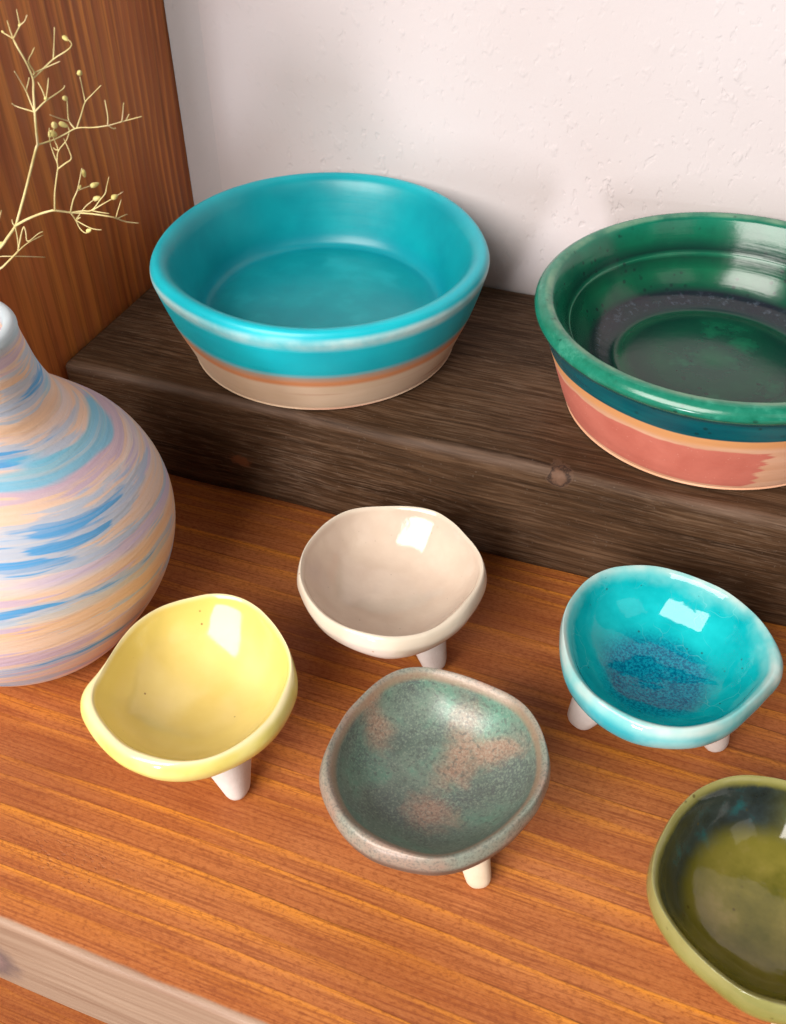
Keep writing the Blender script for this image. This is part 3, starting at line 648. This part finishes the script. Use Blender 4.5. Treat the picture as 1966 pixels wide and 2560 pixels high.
c = (-0.0391, 0.1316)
dish('footed_dish', 'small satin dish of mottled grey green and copper glaze on cream feet', c, 0.035, GT, patina_flare, mat_patina(), ring_feet(c, (-0.0223, 0.1208)), foot_cream, wall=0.0050, depth=0.0150, lip=0.06, r0=0.0031, r1=0.0042, seed=2.3)
c = (0.0087, 0.1892)
dish('footed_dish', 'small deep aqua dish with crackled glaze and whitish rim on pinkish white feet', c, 0.034, TT, aqua_flare, mat_aqua(), [(-0.0097, 0.1785), (0.0301, 0.1844), (0.0065, 0.2075)], foot_white, wall=0.0060, depth=0.0180, lip=0.055, r0=0.0042, r1=0.0068, seed=3.3)
c = (0.0434, 0.1270)
dish('footed_dish', 'small olive green dish with dark teal pooled glaze inside its rim', c, 0.034, OT, olive_flare, mat_olive(), ring_feet(c, (0.0526, 0.1119)), foot_cream, wall=0.0060, depth=0.0160, lip=0.055, seed=4.3)

# ------------------------------------------------------------------ vase
VX, VY, VH = -0.1812, 0.1572, 0.112
vr = [23.0, 31.5, 38.0, 43.3, 46.8, 48.3, 48.0, 46.0, 41.6, 33.6, 25.2, 21.2, 19.3]
vp = [(0.0, 0.0015, 0.0, 0), (0.015, 0.0010, 0.1, 0), (0.0205, 0.0002, 0.2, 0)]
vp += [(r * 0.001, 0.120 * k / 14, 0.3 + 0.1 * k, 0) for k, r in enumerate(vr) if k > 0]
vp += [(0.0186, 0.1080, 1.65, 0), (0.0188, VH - 0.0018, 1.7, 0), (0.0181, VH - 0.0003, 1.75, 0), (0.0168, VH, 1.8, 0), (0.0155, VH - 0.0010, 1.85, 0), (0.0150, VH - 0.004, 1.9, 0), (0.0155, VH - 0.014, 2.0, 0), (0.019, VH - 0.026, 2.1, 0), (0.030, VH - 0.040, 2.2, 0), (0.042, VH - 0.056, 2.3, 0), (0.044, 0.045, 2.4, 0), (0.034, 0.014, 2.5, 0), (0.018, 0.005, 2.6, 0), (0.0, 0.0045, 2.7, 0)]
vase = loft('round_vase', catmull(vp, 4), lambda th, a, z, bl: a, mat_vase(), nth=144,
            wob=lambda co, v, th: Vector((mnoise.noise(Vector((co.x * 25, co.y * 25, co.z * 30))) * 0.0006, mnoise.noise(Vector((co.x * 25 + 5, co.y * 25, co.z * 30))) * 0.0006, 0)))
vase.location = (VX, VY, 0.0)
tag(vase, 'round bellied vase of marbled lilac, peach and blue clay with narrow neck', 'vase')

# ------------------------------------------------------------------ dried sprig standing in the vase
def mat_straw():
    t = NT('dry_straw_stem'); v = t.obj()
    c = t.ramp(t.noise(v, 180, 3), [(0.3, (0.52, 0.40, 0.16)), (0.55, (0.66, 0.56, 0.27)), (0.75, (0.70, 0.52, 0.34))])
    return t.out(c, 0.6, spec=0.3)
def mat_pod():
    t = NT('dry_seed_pod'); v = t.obj()
    c = t.ramp(t.noise(v, 500, 3), [(0.3, (0.50, 0.40, 0.12)), (0.6, (0.68, 0.60, 0.24)), (0.8, (0.60, 0.46, 0.24))])
    return t.out(c, 0.55, t.bump(t.noise(v, 900, 2), 0.0002, 0.6), spec=0.3)
straw, podm = mat_straw(), mat_pod()
sprig = tag(empty('dried_sprig', (VX, VY, VH - 0.03)), 'dried straw coloured sprig of bare twigs with tiny seed pods, standing in the vase', 'dried plant')
PN = Vector((FW.x, FW.y, 0)).normalized(); P0 = Vector((VX, VY, VH))
def bp(zx, zy):
    px, py = zx / 2.9964, zy / 2.9964
    off = 0.006 * math.sin(zx * 0.0062 + 1.0) * math.cos(zy * 0.0045) + 0.003 * math.sin(zx * 0.013 + zy * 0.008)
    return pix_on_vertical_plane(px, py, P0, PN, off if zx > -20 else off * max(0, 1 + (zx + 20) / 500))
SO = Vector(sprig.location)
def tube(name, pts, ra, rb, parent):
    P = catmull([tuple(p) for p in pts], 4) if len(pts) > 2 else [tuple(p) for p in pts]
    P = [Vector(p) for p in P]
    bm = bmesh.new(); n = 7; prev = None; e1 = None
    for i, p in enumerate(P):
        t = (P[min(i + 1, len(P) - 1)] - P[max(i - 1, 0)]).normalized()
        e1 = (t.orthogonal() if e1 is None else (e1 - t * e1.dot(t))).normalized(); e2 = t.cross(e1)
        f = i / (len(P) - 1); r = (ra + (rb - ra) * f) * 0.68
        r *= 1 + 0.10 * mnoise.noise(p * 900)
        ring = [bm.verts.new(p - SO + (e1 * math.cos(2 * math.pi * k / n) + e2 * math.sin(2 * math.pi * k / n)) * r) for k in range(n)]
        if prev:
            for k in range(n): bm.faces.new((prev[k], prev[(k + 1) % n], ring[(k + 1) % n], ring[k]))
        else: bm.faces.new(ring[::-1])
        prev = ring
    bm.faces.new(prev)
    return link_mesh(name, bm, straw, parent)
def pod(p, d, L, r):
    bm = bmesh.new(); bmesh.ops.create_uvsphere(bm, u_segments=10, v_segments=8, radius=1.0)
    q = d.to_track_quat('Z', 'Y')
    for v in bm.verts:
        s = 1.0 - 0.25 * v.co.z
        co = Vector((v.co.x * r * s, v.co.y * r * s * 0.9, v.co.z * L))
        v.co = (p - SO) + q @ co
    return link_mesh('seed_pod', bm, podm, sprig)
mouth = [Vector((VX + 0.006, VY + 0.004, VH - 0.06)), Vector((VX + 0.0065, VY + 0.003, VH - 0.015)), Vector((VX + 0.007, VY + 0.002, VH + 0.004))]
A0 = [(-330, 2120), (-150, 2000), (0, 1858)]
stemA = mouth + [bp(*q) for q in A0 + [(60, 1778), (120, 1690), (135, 1640), (200, 1400), (270, 1120), (283, 1085), (273, 980), (262, 840), (252, 700), (248, 590), (200, 470), (130, 350), (100, 290)]]
tube('stem', stemA, 0.00062, 0.00026, sprig)
tube('stem', [bp(*q) for q in [(120, 1690), (200, 1645), (300, 1603), (380, 1580), (415, 1577), (530, 1592), (620, 1596), (720, 1606), (850, 1628), (940, 1660), (1040, 1672)]], 0.00046, 0.00018, sprig)
tube('stem', [mouth[0] + Vector((-0.006, -0.003, 0)), mouth[2] + Vector((-0.003, 0.002, 0))] + [bp(*q) for q in [(-300, 2160), (-150, 2100), (0, 2015), (60, 1962), (138, 1882)]], 0.00042, 0.00030, sprig)
tw = [
 [(100, 290), (60, 265), (15, 240)], [(100, 290), (75, 220), (55, 155)], [(105, 285), (150, 195), (185, 160), (205, 110)], [(150, 195), (145, 165), (125, 70)],
 [(248, 590), (300, 540), (400, 445), (500, 380), (535, 345), (532, 318), (510, 296)], [(400, 445), (405, 370), (410, 205)], [(252, 560), (258, 540), (215, 460), (240, 400), (260, 355)], [(258, 545), (360, 500), (450, 460)],
 [(258, 835), (230, 765), (195, 680), (150, 600), (110, 535)], [(195, 680), (210, 630), (220, 580)], [(258, 838), (180, 815), (120, 795), (90, 775)],
 [(265, 835), (340, 760), (420, 705), (475, 665), (485, 640)], [(345, 752), (320, 680), (285, 615)], [(345, 752), (358, 660), (365, 585)],
 [(283, 1085), (380, 1055), (480, 1010), (575, 960), (700, 955), (810, 940), (920, 910), (1065, 872)], [(578, 958), (610, 860), (640, 765), (690, 710), (758, 640)], [(640, 765), (625, 690), (600, 575)],
 [(560, 962), (520, 910), (510, 850), (505, 760), (492, 738)], [(520, 908), (440, 885), (375, 860)], [(808, 940), (810, 880), (800, 820), (787, 750)], [(915, 911), (922, 850), (928, 770)], [(945, 903), (968, 855)], [(812, 940), (848, 962), (870, 960)],
 [(412, 1577), (412, 1450), (425, 1330), (435, 1260), (430, 1200), (440, 1130), (500, 1050), (520, 980), (508, 945)], [(432, 1225), (395, 1130), (375, 1060), (370, 960)], [(440, 1130), (425, 1085), (402, 1030), (406, 960)], [(436, 1265), (490, 1225), (535, 1190), (520, 1130), (480, 1040)], [(445, 1125), (415, 1120), (402, 1105)],
 [(530, 1592), (550, 1500), (580, 1430), (600, 1340), (615, 1260)], [(582, 1428), (640, 1405), (690, 1390)], [(575, 1640), (640, 1550), (700, 1500)], [(530, 1592), (620, 1580), (690, 1575), (750, 1500), (790, 1450), (800, 1400), (818, 1325)],
 [(695, 1575), (770, 1530), (840, 1490), (925, 1435)], [(870, 1633), (890, 1560), (910, 1495)], [(880, 1638), (940, 1610), (955, 1606)], [(690, 1578), (750, 1590), (820, 1600)],
 [(532, 1594), (570, 1650), (600, 1710), (640, 1745), (670, 1735)], [(570, 1650), (640, 1690), (700, 1715), (762, 1722)], [(570, 1648), (605, 1628)],
 [(115, 1696), (135, 1800), (138, 1882)], [(138, 1882), (210, 1820), (325, 1760)], [(138, 1878), (160, 1760), (180, 1700), (195, 1740), (210, 1808), (290, 1750), (325, 1735)],
 [(-120, 2085), (-40, 1940), (100, 1920), (340, 1927)], [(-60, 1920), (-15, 1700), (12, 1575)], [(112, 1695), (95, 1668), (92, 1645)]]
for q in tw: tube('twig', [bp(*z) for z in q], 0.00027 if len(q) > 4 else 0.00021, 0.00013, sprig)
for zx, zy, dx, dy, L, r in [(492, 288, 30, 30, 11, 6.5), (598, 545, 2, -20, 9.5, 7), (487, 735, -10, -10, 9, 7), (478, 935, 30, 12, 13, 8), (398, 1003, 25, 10, 14, 9.5), (407, 935, -6, -20, 12, 8), (630, 1300, 6, 24, 16, 6), (710, 1385, 24, -10, 14, 7.5), (728, 1486, 24, -8, 12, 7.5), (860, 1475, 14, -8, 10, 8), (668, 1727, 20, -10, 11, 6.5), (375, 1010, -4, -20, 10, 5), (8, 1825, 10, -8, 8, 6), (345, 738, 8, -6, 5, 4.5), (148, 185, 2, -8, 6, 3.2), (600, 1400, 6, -8, 6, 4.5), (22, 238, 6, 4, 5, 3)]:
    a, b = bp(zx, zy), bp(zx + dx, zy + dy)
    pm = (a - CAM_LOC).length / F_PX / 2.9964 * 2.5
    pod(a, (b - a).normalized(), L * pm, r * pm)
